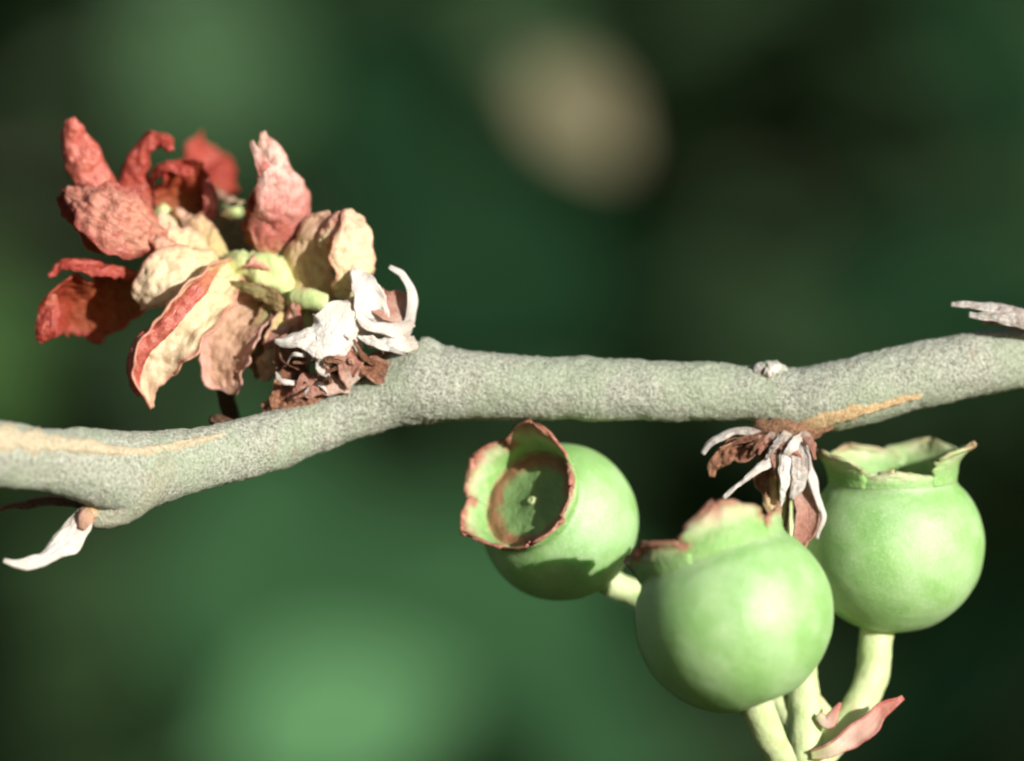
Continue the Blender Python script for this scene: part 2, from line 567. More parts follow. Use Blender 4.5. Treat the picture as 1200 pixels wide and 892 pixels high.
def shrub_mass():
    rnd = random.Random(21)
    prof = [(0.0, 0.03), (0.3, 0.9), (0.65, 0.8), (1.0, 0.02)]
    lv, lf = [], []
    for t, w in prof:
        for q in (-1, 0, 1):
            lv.append(Vector((t - 0.5, q * w * 0.24, abs(q) * w * 0.07 - 0.2 * (t - 0.5) ** 2)))
    for i in range(3):
        for j in range(2):
            a = i * 3 + j
            lf.append((a, a + 1, a + 4, a + 3))
    vs_, fs = [], []
    for k in range(42000):
        y = 0.8 + 1.3 * rnd.random() ** 0.8
        x = -1.8 + 3.6 * ((k % 280) + rnd.random()) / 280
        z = -0.78 + 1.95 * ((k // 280) + rnd.random()) / 150 - 0.15 * abs(fbm(Vector((x * 2, 0, 0))))
        L = rnd.uniform(0.055, 0.12)
        nrm = Vector((rnd.gauss(-0.1, 0.45), rnd.gauss(-0.1, 0.4), rnd.gauss(1.0, 0.3))).normalized()
        rot = nrm.to_track_quat('Z', 'X').to_matrix() @ Matrix.Rotation(rnd.uniform(0, 6.28), 3, 'Z')
        b = len(vs_)
        c = Vector((x, y, z)) / K
        vs_.extend([c + rot @ (p * (L / K)) for p in lv])
        fs.extend([tuple(i + b for i in q_) for q_ in lf])
    N = Nodes('shrub_leaf')
    m = N.finish(N.ramp(N.noise(1500, 2), [(0.3, (0.034, 0.066, 0.028)), (0.7, (0.048, 0.092, 0.04))]), 0.8, 0.08, trans=0.1)
    o = mesh_obj('shrub_foliage', vs_, fs, m)
    o['kind'] = 'stuff'
    o['label'] = 'dark green shrub foliage far out of focus behind the twig'
    o['category'] = 'foliage'


shrub_mass()

# ------------------------------------------------------------------ single blurred leaves behind the twig
BG = {
    'mid': bgleaf_mat('midgreen_leaf', (0.022, 0.070, 0.026), (0.031, 0.085, 0.034), 0.2),
    'pale': bgleaf_mat('palegreen_leaf', (0.072, 0.19, 0.078), (0.098, 0.225, 0.10), 0.2),
    'grey': bgleaf_mat('greygreen_leaf', (0.038, 0.085, 0.036), (0.05, 0.10, 0.046), 0.2),
    'dark': bgleaf_mat('darkgreen_leaf', (0.006, 0.026, 0.009), (0.009, 0.032, 0.012), 0.2),
    'olive': bgleaf_mat('olive_leaf', (0.032, 0.076, 0.02), (0.042, 0.09, 0.026), 0.2),
    'deep_olive': bgleaf_mat('deep_olive_leaf', (0.022, 0.048, 0.017), (0.029, 0.058, 0.022), 0.2),
    'beige': bgleaf_mat('dry_beige_leaf', (0.155, 0.14, 0.085), (0.20, 0.18, 0.11), 0.1, 0.7),
}


def bg_leaf(label, px, py, d, L, W, ang, mat, normal=(0.35, -0.8, 0.45)):
    """L, W: length and half width in units at the leaf's own distance as seen (scaled to real size)"""
    s = 1 + d / DP
    L, W = L * s, W * s
    c = P(px, py, d)
    nv = Vector(normal).normalized()
    ax = Vector((math.cos(ang), 0, math.sin(ang)))
    ax = (ax - nv * ax.dot(nv)).normalized()
    sd = nv.cross(ax)
    base = c - ax * L * 0.5
    t = thing('background_leaf', label, 'leaf', base, 'single blurred leaves behind the twig')
    n, m = 24, 13
    vs_, fs = [], []
    for i in range(n):
        tt_ = i / (n - 1)
        w = W * max(0.02, math.sin(math.pi * tt_ ** 0.85)) ** 0.8
        for j in range(m):
            u = -1 + 2 * j / (m - 1)
            h = 0.22 * abs(u) * w - 0.12 * L * (tt_ - 0.5) ** 2 + 0.03 * L * noise.noise(Vector((tt_ * 4 + px, u * 2, py)))
            vs_.append(c + ax * L * (tt_ - 0.5) + sd * u * w + nv * h)
    for i in range(n - 1):
        for j in range(m - 1):
            a = i * m + j
            fs.append((a, a + 1, a + m + 1, a + m))
    mesh_obj('blade', vs_, fs, BG[mat], t, thick=W * 0.02)
    vs_, fs = [], []
    r0 = W * 0.05
    for i in range(16):
        tt_ = -0.25 + 1.2 * i / 15
        r = r0 * (1.15 - 0.8 * max(0, tt_))
        q = c + ax * L * (tt_ - 0.5) + nv * (-0.12 * L * (tt_ - 0.5) ** 2 - r0 * 0.6)
        for j in range(8):
            a = math.pi * 2 * j / 8
            vs_.append(q + sd * r * math.cos(a) + nv * r * math.sin(a))
    for i in range(15):
        for j in range(8):
            a, b = i * 8 + j, i * 8 + (j + 1) % 8
            fs.append((a, b, b + 8, a + 8))
    mesh_obj('midrib', vs_, fs, BG[mat], t)


bg_leaf('pale grey-green blurred leaf behind the red leaf shoot, above it', 245, 60, 13000, 300, 105, 1.2, 'grey')
bg_leaf('beige dry leaf, a blurred oval spot above the bare twig', 673, 135, 7500, 160, 54, -0.8, 'beige', (0.3, -0.85, 0.4))
bg_leaf('grey-green blurred leaf touching the upper end of the beige spot', 615, 55, 12500, 150, 52, -0.8, 'grey')
bg_leaf('pale green leaf, brightest of the blurred leaves below the twig', 400, 850, 11500, 330, 105, 0.5, 'pale')
bg_leaf('mid green blurred leaf below the red leaf shoot', 300, 650, 14000, 420, 120, 1.1, 'mid')
bg_leaf('mid green blurred leaf behind the berry with the open calyx', 560, 720, 15000, 460, 140, 0.25, 'mid')
bg_leaf('mid green blurred leaf low down behind the fruit stalks', 690, 870, 13000, 260, 80, 2.6, 'mid')
bg_leaf('olive green blurred leaf beside the dark red cupped leaf', -35, 410, 12000, 260, 80, 1.5, 'olive')
bg_leaf('dark green blurred leaf behind the withered bud', 1130, 350, 14500, 420, 95, 0.35, 'dark')
bg_leaf('dark green blurred leaf above the withered bud', 1165, 60, 15000, 330, 95, 1.9, 'dark')
bg_leaf('dark green blurred leaf between beige spot and red leaf shoot', 440, 150, 16500, 380, 110, 1.4, 'dark')
bg_leaf('dark green blurred leaf behind the hooked white bract', 60, 740, 15500, 420, 150, 0.7, 'deep_olive')

bg_leaf('broad dark green blurred leaf right behind the bare middle of the twig', 590, 320, 16000, 460, 150, 0.5, 'dark')
bg_leaf('very dark green blurred leaf turned from the sun, added for the deep shade behind the pink-tipped leaflet', 1150, 800, 12500, 420, 130, 1.3, 'dark', (-0.5, -0.5, 0.7))  # leaf added to darken the lower right corner like deep shade

# ------------------------------------------------------------------ the twig
TWIG = [  # column, top row, bottom row, depth
    (-700, 430, 505, -700), (-400, 455, 530, -520), (-150, 482, 558, -360), (0, 493, 571, -265), (60, 502, 578, -215), (90, 499, 586, -190),
    (150, 505, 604, -145), (190, 503, 588, -115), (240, 499, 573, -85), (300, 485, 558, -50), (350, 473, 541, -28), (400, 456, 522, -10),
    (440, 432, 510, -4), (470, 410, 502, 0), (495, 398, 497, 0), (515, 404, 495, 0), (550, 411, 492, 0), (620, 416, 492, 0),
    (700, 419, 493, 0), (800, 424, 493, 0), (880, 427, 494, 0), (930, 429, 503, 0), (970, 425, 507, 0), (1010, 415, 499, 0),
    (1050, 405, 487, 5), (1100, 395, 476, 12), (1150, 388, 464, 20), (1200, 383, 453, 30), (1400, 362, 432, 80), (1700, 325, 400, 160), (2000, 300, 378, 260)]
KT = [(s[0], s[1]) for s in TWIG]
KB = [(s[0], s[2]) for s in TWIG]
KD = [(s[0], s[3]) for s in TWIG]


def twig_pt(x, ang, off=0.0):
    """ang 0 faces the camera, 90 degrees is the top"""
    tp, bt, d = interp(KT, x), interp(KB, x), interp(KD, x)
    c = P(x, (tp + bt) / 2, d)
    slope = (interp(KT, x + 45) + interp(KB, x + 45) - interp(KT, x - 45) - interp(KB, x - 45)) / 180
    cs = 1 / math.sqrt(1 + slope * slope)
    r = (bt - tp) / 2 * (1 + d / DP) * cs + off
    up = Vector((slope, 0, 1)).normalized()
    return c + up * r * math.sin(ang) + Vector((0, -1, 0)) * r * math.cos(ang)


twig = thing('twig', 'grey-green rough woody twig running from side to side above the berries', 'twig', P(600, 454, 0))
X0, X1, STEP, MA = -700, 2000, 3.2, 76
NX = int((X1 - X0) / STEP)
tv, tf = [], []
for i in range(NX + 1):
    x = X0 + (X1 - X0) * i / NX
    for j in range(MA):
        a = 2 * math.pi * j / MA
        q = twig_pt(x, a)
        o = 2.6 * fbm(q / 42.0, 2) + 1.7 * fbm(q / 5.6 + Vector((5, 2, 1)), 2)
        tv.append(twig_pt(x, a, o))
for i in range(NX):
    for j in range(MA):
        a, b = i * MA + j, i * MA + (j + 1) % MA
        tf.append((a, b, b + MA, a + MA))
tf.append(tuple(range(MA)))
tf.append(tuple(reversed(range(NX * MA, NX * MA + MA))))
mesh_obj('bark', tv, tf, M['bark'], twig)


def bark_strip(name, mat, keys, h=4.0, seed=0.0):
    """raised flake lying on the bark: keys of (column, row, half height in rows)"""
    n, m = 70, 13
    kr, kh = [(k[0], k[1]) for k in keys], [(k[0], k[2]) for k in keys]
    vs_, fs = [], []
    for i in range(n):
        t = i / (n - 1)
        x = lerp(keys[0][0], keys[-1][0], t)
        tp, bt = interp(KT, x), interp(KB, x)
        mid, r = (tp + bt) / 2, (bt - tp) / 2
        row = interp(kr, x)
        hh = max(0.3, interp(kh, x)) * (1 + 0.7 * fbm(Vector((x / 17, seed, 0)), 3))
        for j in range(m):
            u = -1 + 2 * j / (m - 1)
            s = max(-0.985, min(0.985, (mid - (row + u * hh)) / r))
            o = -3.0 + (h + 3.0) * (1 - u ** 4) * smooth(min(t, 1 - t) * 9) + 2.6 * fbm(Vector((x / 16, u * hh / 5, seed)), 3)
            vs_.append(twig_pt(x, math.asin(s), o))
    for i in range(n - 1):
        for j in range(m - 1):
            a = i * m + j
            fs.append((a, a + 1, a + m + 1, a + m))
    return mesh_obj(name, vs_, fs, mat, twig)


s1 = bark_strip('bark_flake', M['strip_pale'], [(-160, 500, 9), (0, 512, 15), (50, 518, 13), (100, 522, 9), (150, 529, 7), (200, 524, 6), (240, 515, 5), (290, 500, 2)], 4, 1)
s1['label'] = 'pale tan strip where the bark has peeled'
s2 = bark_strip('bark_flake', M['strip'], [(925, 501, 3), (945, 496, 8), (975, 489, 9), (1005, 481, 6), (1040, 472, 4), (1085, 461, 1.5)], 4, 5)
s2['label'] = 'orange-tan tapering scar below the node'
tube('node', [(520, 450, 0, 30), (507, 425, -2, 25), (499, 406, -4, 15), (495, 398, -5, 7)], M['bark'], twig, 28, rough=1.6, rscale=6)
sp_ = tube('spur', [(185, 540, -120, 34), (160, 568, -140, 33), (140, 590, -150, 26), (122, 604, -158, 17), (106, 607, -165, 11)], M['spur'], twig, 32, rough=2.0, rscale=8)
tube('spur_tip', [(112, 605, -164, 11), (100, 602, -170, 11), (94, 600, -173, 7)], M['strip'], sp_, 18, rough=1.2, rscale=6)
bs = tube('bud_scar', [(882, 437, -12, 5), (894, 432, -16, 8), (908, 431, -16, 8), (922, 436, -14, 4)], M['bark'], twig, 18, rough=3.5, rscale=6)
petal('scar_rim', [(898, 442, -28), (903, 434, -30), (912, 425, -22)], [5, 8, 4], M['white'], bs, normal=(0.2, -0.8, 0.5), cup=-0.4, n=16, m=11, wrinkle=4, wscale=6, warp=6, jag=0.5, seed=6)
petal('scar_rim', [(893, 438, -24), (889, 431, -22), (891, 424, -16)], [4, 5, 2], M['greywhite'], bs, cup=-0.5, n=14, m=9, wrinkle=3, wscale=6, jag=0.5, seed=7)
tube('notch_stub', [(268, 500, -60, 10), (255, 493, -58, 8), (246, 492, -56, 4)], M['darkstem'], twig, 14, rough=1.0)

# hooked white bract on the spur
hb = thing('hooked_bract', 'white hook-shaped dry bract curving from the spur under the twig', 'bract', P(97, 602, -172))
hk = petal('blade', [(100, 596, -170), (92, 615, -180), (72, 640, -190), (46, 656, -200), (22, 660, -205), (6, 656, -205)],
           [6, 15, 15, 8.5, 5.5, 2.5], M['white'], hb, normal=(0.2, -0.85, 0.5), cup=-0.5, ruffle=4, wrinkle=2.5, wscale=9, wstretch=3, seed=3, thick=1.6)
petal('base_scale', [(108, 598, -174), (100, 606, -186), (94, 618, -186)], [6, 9, 4], M['dull'], hb, cup=-0.6, n=14, m=9, seed=4)
petal('shadow_line', [(100, 592, -150), (70, 588, -120), (30, 592, -80), (-10, 600, -40)], [4, 5, 4, 1], M['brown'], hb, cup=0.6, n=22, m=9, seed=9)  # dark strip put in for the thin shadow line below the twig

# withered bud on top of the twig
wb = thing('withered_bud', 'withered grey-white bud with a pointed tip lying on the twig', 'bud', P(1190, 384, -10))
petal('scale', [(1225, 372, -18), (1190, 364, -24), (1150, 356, -26), (1113, 355, -28)], [12, 13, 7, 2.4], M['greywhite'], wb,
      normal=(0.1, -0.6, 0.8), cup=-1.0, ruffle=4, wrinkle=2.0, wscale=8, seed=11)
petal('scale', [(1230, 380, -26), (1195, 374, -34), (1160, 369, -36), (1134, 369, -34)], [9, 9, 6, 2.5], M['greywhite'], wb,
      normal=(0.0, -0.9, 0.3), cup=-0.9, ruffle=4, wrinkle=2.0, wscale=8, seed=12)
petal('scale', [(1225, 386, -8), (1185, 379, -10), (1150, 374, -14)], [8, 9, 3], M['brown'], wb, normal=(0, -0.7, -0.5), cup=-0.8, ruffle=3, seed=13)

# ------------------------------------------------------------------ berries
def make_berry(label, px, py, d, R, axis, spin, lobes, rn, zn, pedicel, disc_z=0.60, lmat='lobe'):
    c = P(px, py, d)
    R *= 1 + d / DP
    w = Vector(axis).normalized()
    u_ = w.cross(Vector((0, 1, 0))).normalized()
    v_ = w.cross(u_).normalized()

    def L(r, z, a):
        return c + (u_ * math.cos(a) + v_ * math.sin(a)) * r * R + w * z * R
    root = thing('berry', label, 'berry', c - w * R, 'unripe green berries under the twig')
    # body
    m, n = 72, 46
    ph0 = math.acos(min(0.93, rn + 0.11))
    p0 = (math.cos(ph0), math.sin(ph0) * 0.965)
    hb_, ht = 0.5 * math.hypot(p0[0] - rn, p0[1] - zn), 0.45 * math.hypot(p0[0] - rn, p0[1] - zn)
    p1 = (p0[0] - math.sin(ph0) * hb_, p0[1] + math.cos(ph0) * hb_)
    p2 = (rn - 0.008, zn - ht)
    vs_, fs = [], []
    for i in range(n):
        if i < 34:
            ph = lerp(-math.pi / 2, ph0, i / 33)
            r, z = math.cos(ph), math.sin(ph) * 0.965
            z += 0.05 * math.exp(-((ph + math.pi / 2) / 0.22) ** 2)
            nk = 0.0
        else:
            t = (i - 33) / (n - 34)
            r, z = [(1 - t) ** 3 * a0 + 3 * t * (1 - t) ** 2 * a1 + 3 * t * t * (1 - t) * a2 + t ** 3 * a3
                    for a0, a1, a2, a3 in zip(p0, p1, p2, (rn, zn))]
            nk = t
        for j in range(m):
            a = 2 * math.pi * j / m
            q = L(max(r, 1e-4), z, a)
            k = 1 + 0.012 * fbm(q / 60 + Vector((px, 0, 0)), 2) * (1 - nk) + 0.008 * nk * (1 - nk) * 4 * math.cos(5 * (a - spin))
            vs_.append(c + (q - c) * k)
    for i in range(n - 1):
        for j in range(m):
            a, b = i * m + j, i * m + (j + 1) % m
            fs.append((a, b, b + m, a + m))
    mesh_obj('fruit_body', vs_, fs, M['berry'], root)
    # sunken disc inside the calyx
    prof = [(0.0, disc_z + 0.02), (0.06, disc_z + 0.015), (0.10, disc_z - 0.01), (0.30, disc_z - 0.005), (rn - 0.24, disc_z + 0.01),
            (rn - 0.17, disc_z + 0.05), (rn - 0.11, disc_z + 0.05), (rn - 0.06, disc_z + 0.02), (rn - 0.035, zn - 0.05), (rn - 0.03, zn - 0.03)]
    vs_, fs, at = [], [], []
    for r, z in prof:
        for j in range(m):
            a = 2 * math.pi * j / m
            zz = z + 0.012 * math.cos(10 * a) * (0.3 < r < rn - 0.05)
            vs_.append(L(max(r, 1e-4), zz, a))
            at.append((min(1.0, r / rn), 0, 0))
    for i in range(len(prof) - 1):
        for j in range(m):
            a, b = i * m + j, i * m + (j + 1) % m
            fs.append((a, b, b + m, a + m))
    dk = mesh_obj('calyx_disc', vs_, fs, M['disc'], root, at)
    # style scar
    vs_, fs = [], []
    for i, (r, z) in enumerate([(0.055, disc_z), (0.05, disc_z + 0.05), (0.03, disc_z + 0.06), (0.02, disc_z + 0.04), (0.001, disc_z + 0.035)]):
        for j in range(14):
            vs_.append(L(r, z, 2 * math.pi * j / 14))
    for i in range(4):
        for j in range(14):
            a, b = i * 14 + j, i * 14 + (j + 1) % 14
            fs.append((a, b, b + 14, a + 14))
    mesh_obj('style_scar', vs_, fs, M['stalk'], dk)
    # five calyx lobes
    for k, (da, ln, fl0, fl1, wd) in enumerate(lobes):
        th = spin + da
        n2, m2 = 26, 21
        rr, zz = rn - 0.016, zn - 0.05
        ctr = []
        for i in range(n2):
            s = i / (n2 - 1)
            ctr.append((rr, zz))
            f = lerp(fl0, fl1, smooth(s))
            rr += ln / (n2 - 1) * math.sin(f)
            zz += ln / (n2 - 1) * math.cos(f)
        vs_, fs, at = [], [], []
        for i in range(n2):
            s = i / (n2 - 1)
            hw = wd * (1 if s < 0.56 else (1 - ((s - 0.56) / 0.44) ** 1.7) ** 0.75)
            hw = max(hw, 0.03)
            for j in range(m2):
                u = -1 + 2 * j / (m2 - 1)
                r, z = ctr[i]
                g = noise.noise(Vector((s * 3 + k * 5 + px, u * 2.2, py)))
                wv = 0.06 * g * s
                e = u * hw * (1 + 0.3 * fbm(Vector((s * 7, k * 3 + (9 if u > 0 else 0), px)), 3) * s)
                tz = 0.07 * s ** 3 * fbm(Vector((u * 3.1 + k * 4, px, 1.0)), 3) + 0.025 * s * fbm(Vector((u * 4 + k, s * 4, py)), 2)
                vs_.append(L(r + wv + 0.05 * s * (abs(u) ** 2) * math.cos(k * 2.1 + 1), z + 0.02 * g * s + tz, th + e))
                at.append((s, abs(u), u * .5 + .5))
        for i in range(n2 - 1):
            for j in range(m2 - 1):
                a = i * m2 + j
                fs.append((a, a + 1, a + m2 + 1, a + m2))
        mesh_obj('calyx_lobe', vs_, fs, M[lmat], root, at, thick=R * 0.04)
    # pedicel
    if pedicel:
        tube('pedicel', pedicel, M['stalk'], root, 24, rough=1.5, rscale=18)
    return root


D5 = 2 * math.pi / 5


def lobeset(rows):
    """rows of (length, flare at base, flare at tip, half width)"""
    return [(k * D5, a, b, c_, d_) for k, (a, b, c_, d_) in enumerate(rows)]


W5 = D5 / 2 * 1.06
make_berry('small green berry with its open reddish calyx turned to face outward', 656, 612, 50, 93, (-0.50, -0.74, 0.40), 1.0,
           lobeset([(0.32, 0.1, 0.6, W5), (0.22, 0.05, 0.2, W5), (0.58, 0.1, 0.35, W5), (0.42, 0.2, 0.7, W5), (0.46, 0.2, 0.8, W5)]),
           0.70, 0.745, [(690, 668, 85, 16), (715, 683, 88, 17), (745, 697, 90, 16), (800, 730, 70, 15), (880, 790, 30, 14), (930, 850, 0, 13), (941, 900, -10, 13)], 0.66)
make_berry('largest green berry, overlapping the berry beside it, closed crown-like calyx on top', 860, 722, -210, 117, (-0.34, 0.06, 0.93), 0.62,
           lobeset([(0.34, 0.05, 0.05, W5), (0.48, 0.05, -0.3, W5), (0.28, 0.05, 0.2, W5), (0.36, 0.05, 0.3, W5), (0.34, 0.05, 1.1, W5)]),
           0.77, 0.67, [(884, 818, -190, 20), (893, 842, -183, 19), (905, 870, -165, 18), (922, 905, -120, 17), (938, 945, -50, 16)], lmat='lobe_pale')
make_berry('green berry with wide flared calyx rim tucked under the twig node', 1047, 640, 45, 107, (-0.02, -0.11, 0.99), math.radians(18),
           lobeset([(0.40, 0.06, 0.75, W5 * 1.15), (0.17, 0.05, -0.4, W5 * 1.15), (0.50, 0.06, 0.95, W5 * 0.95), (0.38, 0.06, 0.55, W5 * 1.2), (0.34, 0.06, 0.5, W5 * 1.3)]),
           0.70, 0.765, [(1030, 728, 50, 21), (1026, 755, 45, 20), (1022, 790, 35, 20), (1008, 825, 20, 19), (985, 858, 0, 18), (960, 890, -15, 17), (945, 925, -20, 15)], lmat='lobe_green')

# ------------------------------------------------------------------ stalk that carries the berries
st = thing('fruit_stalk', 'pale green fruit stalk hanging from the twig node behind the largest berry', 'stalk', P(915, 510, 10))
tube('stem', [(912, 500, 8, 12), (915, 560, 5, 9), (925, 650, 20, 11), (938, 750, 15, 14), (941, 800, 5, 18), (944, 850, -8, 20), (945, 900, -18, 21), (944, 1000, -25, 18)],
     M['stalk'], st, 24, rough=1.6, rscale=18)
petal('bract', [(958, 838, -30), (970, 846, -34), (980, 838, -34), (986, 826, -30)], [5, 7, 5, 1], M['redtip'], st, cup=-0.6, n=18, m=9, seed=22)
lf = petal('leaflet', [(950, 885, -40), (975, 878, -46), (1005, 858, -48), (1035, 832, -46), (1057, 816, -42)], [5, 10, 14, 10, 2], M['redtip'], st,
           normal=(0.2, -0.95, 0.15), cup=0.5, roll=(0.5, 0.0), ruffle=3, seed=21)
tube('side_stub', [(950, 815, 10, 9), (962, 835, 8, 13), (972, 850, 4, 15), (985, 862, 0, 12)], M['stalk'], st, 18, rough=1)

# ------------------------------------------------------------------ dry scales at the node over the berries
dn = thing('dry_scale_tuft', 'tuft of torn white and brown dry scales under the twig node', 'bud scales', P(912, 498, 0))
tube('woody_base', [(885, 498, -10, 8), (905, 504, -16, 14), (925, 506, -18, 16), (950, 505, -18, 10), (975, 500, -20, 4)], M['nodewood'], dn, 22, rough=5, rscale=7)
petal('scale', [(905, 512, -30), (880, 505, -36), (850, 509, -40), (832, 520, -40), (824, 532, -38)], [7, 6, 6, 5, 2], M['greywhite'], dn,
      normal=(0.0, -0.6, 0.8), cup=-0.8, seed=31, ruffle=2)
petal('scale', [(898, 515, -26), (872, 521, -32), (850, 532, -36), (838, 546, -34), (836, 557, -30)], [8, 11, 12, 9, 3], M['brown'], dn,
      normal=(0.3, -0.85, 0.4), cup=-0.7, seed=32, ruffle=9, wrinkle=5, wscale=10)
petal('scale', [(890, 520, -30), (876, 533, -38), (864, 536, -36), (856, 528, -32)], [5, 7, 8, 3], M['brown'], dn, normal=(0.2, -0.9, 0.2), cup=0.8, seed=33, ruffle=6, wrinkle=3)
petal('scale', [(925, 508, -34), (912, 530, -48), (888, 550, -56), (866, 567, -58), (849, 582, -56)], [7, 8, 5, 2.8, 1.2], M['white'], dn,
      normal=(0.3, -0.8, 0.45), cup=-0.6, seed=34, ruffle=3, wrinkle=2)
petal('scale', [(926, 512, -44), (922, 540, -58), (918, 566, -64), (915, 596, -62)], [8, 9, 5, 1.2], M['white'], dn,
      normal=(0.4, -0.85, 0.2), cup=-0.5, seed=35, ruffle=5, wrinkle=3)
petal('scale', [(930, 512, -38), (938, 540, -54), (936, 566, -58), (928, 584, -54)], [7, 10, 9, 2], M['greywhite'], dn,
      normal=(0.2, -0.95, 0.1), cup=0.6, seed=36, ruffle=6, wrinkle=3)
petal('scale', [(940, 518, -28), (947, 545, -40), (958, 575, -46), (964, 605, -44), (958, 630, -40)], [6, 7, 5, 3.5, 1.2], M['white'], dn,
      normal=(0.5, -0.8, 0.1), cup=-0.6, seed=37, ruffle=2)
petal('scale', [(934, 560, -22), (941, 585, -34), (946, 604, -40), (938, 632, -36), (928, 660, -28)], [8, 14, 15, 11, 3], M['pinkbrown'], dn,
      normal=(0.3, -0.9, 0.1), cup=0.7, roll=(0.3, 0), seed=38, ruffle=4)
petal('scale', [(905, 520, -14), (897, 545, -20), (894, 565, -24), (902, 590, -22)], [10, 10, 9, 3], M['brown'], dn,
      normal=(-0.2, -0.9, 0.1), cup=0.6, seed=39, ruffle=6, wrinkle=4)
petal('scale', [(900, 560, -18), (902, 580, -26), (908, 600, -26), (913, 625, -20)], [6, 9, 7, 3], M['tan'], dn, cup=-0.7, seed=40, ruffle=5, wrinkle=3)
petal('scale', [(922, 530, -6), (915, 570, 0), (912, 610, 6), (916, 640, 8)], [12, 14, 10, 3], M['brown'], dn, normal=(0, -1, -0.1), cup=0.8, seed=41, ruffle=4)

rt = random.Random(4)
for i in range(16):
    a = rt.uniform(-1.3, 1.1)
    x0, y0 = 915 + rt.uniform(-20, 28), 508 + rt.uniform(-2, 10)
    ln = rt.uniform(22, 66)
    x1, y1 = x0 + ln * math.sin(a), y0 + ln * math.cos(a)
    w = rt.uniform(1.6, 5)
    petal('scale', [(x0, y0, -34), ((x0 + x1) / 2 + rt.uniform(-4, 4), (y0 + y1) / 2, -48 - rt.uniform(0, 14)), (x1, y1, -44 - rt.uniform(0, 12))],
          [w, w * 1.2, 1], M[rt.choice(['brown', 'white', 'greywhite', 'brown', 'pinkbrown', 'white'])], dn, normal=(0.3, -0.9, 0.2), cup=-0.5, n=18, m=9, ruffle=4,
          wrinkle=2.5, wscale=7, jag=0.4, seed=100 + i, thick=1.5)

# ------------------------------------------------------------------ red leaf shoot
sh = thing('leaf_shoot', 'shoot of curled red and cream young leaves rising from the twig', 'shoot', P(400, 455, 40))
tube('stem', [(425, 462, 45, 22), (400, 425, 40, 24), (372, 385, 40, 22), (345, 350, 40, 23), (318, 326, 36, 27), (285, 320, 46, 24), (258, 312, 70, 18), (225, 292, 90, 18), (190, 275, 95, 12)],
     M['shoot'], sh, 30, rough=11, rscale=19, seed=3)
tube('bud', [(345, 350, 5, 12), (366, 352, -8, 13), (383, 356, -12, 11)], M['shoot'], sh, 20, rough=2, rscale=12)
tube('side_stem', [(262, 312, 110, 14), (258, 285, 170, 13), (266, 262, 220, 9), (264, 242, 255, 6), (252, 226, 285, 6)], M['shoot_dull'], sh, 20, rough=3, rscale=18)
tube('side_stem', [(264, 246, 245, 6), (274, 246, 238, 8), (281, 250, 232, 5)], M['shoot'], sh, 14, rough=1)
tube('side_stem', [(320, 330, 60, 20), (318, 305, 60, 18), (322, 285, 55, 15)], M['shoot'], sh, 20, rough=4, rscale=18)
tube('side_stem', [(250, 300, 95, 17), (222, 284, 88, 15), (200, 268, 90, 13), (186, 244, 100, 8)], M['shoot'], sh, 20, rough=7, rscale=14, seed=5)


def leaf(*a, **kw):
    kw.setdefault('warp', 7.0)
    kw.setdefault('jag', 0.3)
    kw.setdefault('n', 60)
    kw.setdefault('m', 31)
    kw.setdefault('crumple', 2.6)
    lab = kw.pop('label', None)
    o = petal('leaf', *a, sh, **kw)
    if lab:
        o['label'] = lab
    return o


# A finger-like rolled leaf
leaf([(140, 250, 70), (118, 222, 50), (104, 196, 40), (92, 168, 36), (82, 139, 36)], [20, 25, 23, 19, 5], M['red'], normal=(0.1, -0.95, 0.2), cup=-1.35,
     ruffle=3, wrinkle=2.5, wscale=16, seed=51, label='finger-like rolled red leaf')
# B wrinkled leaf facing outward, and its folded-back dark flap
leaf([(192, 282, 30), (165, 266, 0), (135, 252, -14), (105, 236, -10), (84, 226, 10)], [14, 34, 42, 33, 6], M['wrinkled'], normal=(0.15, -0.9, 0.3), cup=-0.55, n=70, m=49,
     ruffle=9, wrinkle=9, wscale=19, wstretch=2.2, seed=52, jag=0.1, label='broad pink wrinkled leaf')
leaf([(160, 285, 55), (120, 272, 30), (92, 248, 25), (70, 226, 40)], [14, 22, 20, 8], M['deep'], normal=(-0.5, -0.8, -0.2), cup=0.5, ruffle=6, seed=53)
# C hooked leaf
leaf([(165, 250, 90), (158, 218, 85), (163, 186, 80), (177, 166, 76), (193, 163, 70), (198, 180, 64)], [14, 19, 17, 12, 9, 3], M['crimson'], normal=(0.1, -0.95, 0.2), cup=-0.9,
     ruffle=3, seed=54, label='red leaf with a hooked tip')
# D deep red cup with a pink rolled rim
leaf([(212, 274, 105), (212, 250, 120), (213, 225, 118), (208, 200, 100), (203, 188, 76)], [16, 30, 33, 30, 22], M['deep'], normal=(0.15, -0.95, -0.05), cup=0.6,
     ruffle=5, seed=55, label='deep red cupped leaf')
leaf([(176, 218, 96), (184, 198, 76), (203, 192, 66), (226, 198, 70)], [5, 9, 10, 5], M['crimson'], normal=(0, -0.7, 0.7), cup=-1.0, ruffle=2, seed=56)
# E far blurred leaf
leaf([(258, 226, 290), (252, 208, 330), (240, 186, 350), (226, 164, 340)], [8, 26, 30, 14], M['crimson'], normal=(0.3, -0.85, 0.4), cup=-0.5, ruffle=4, seed=57)
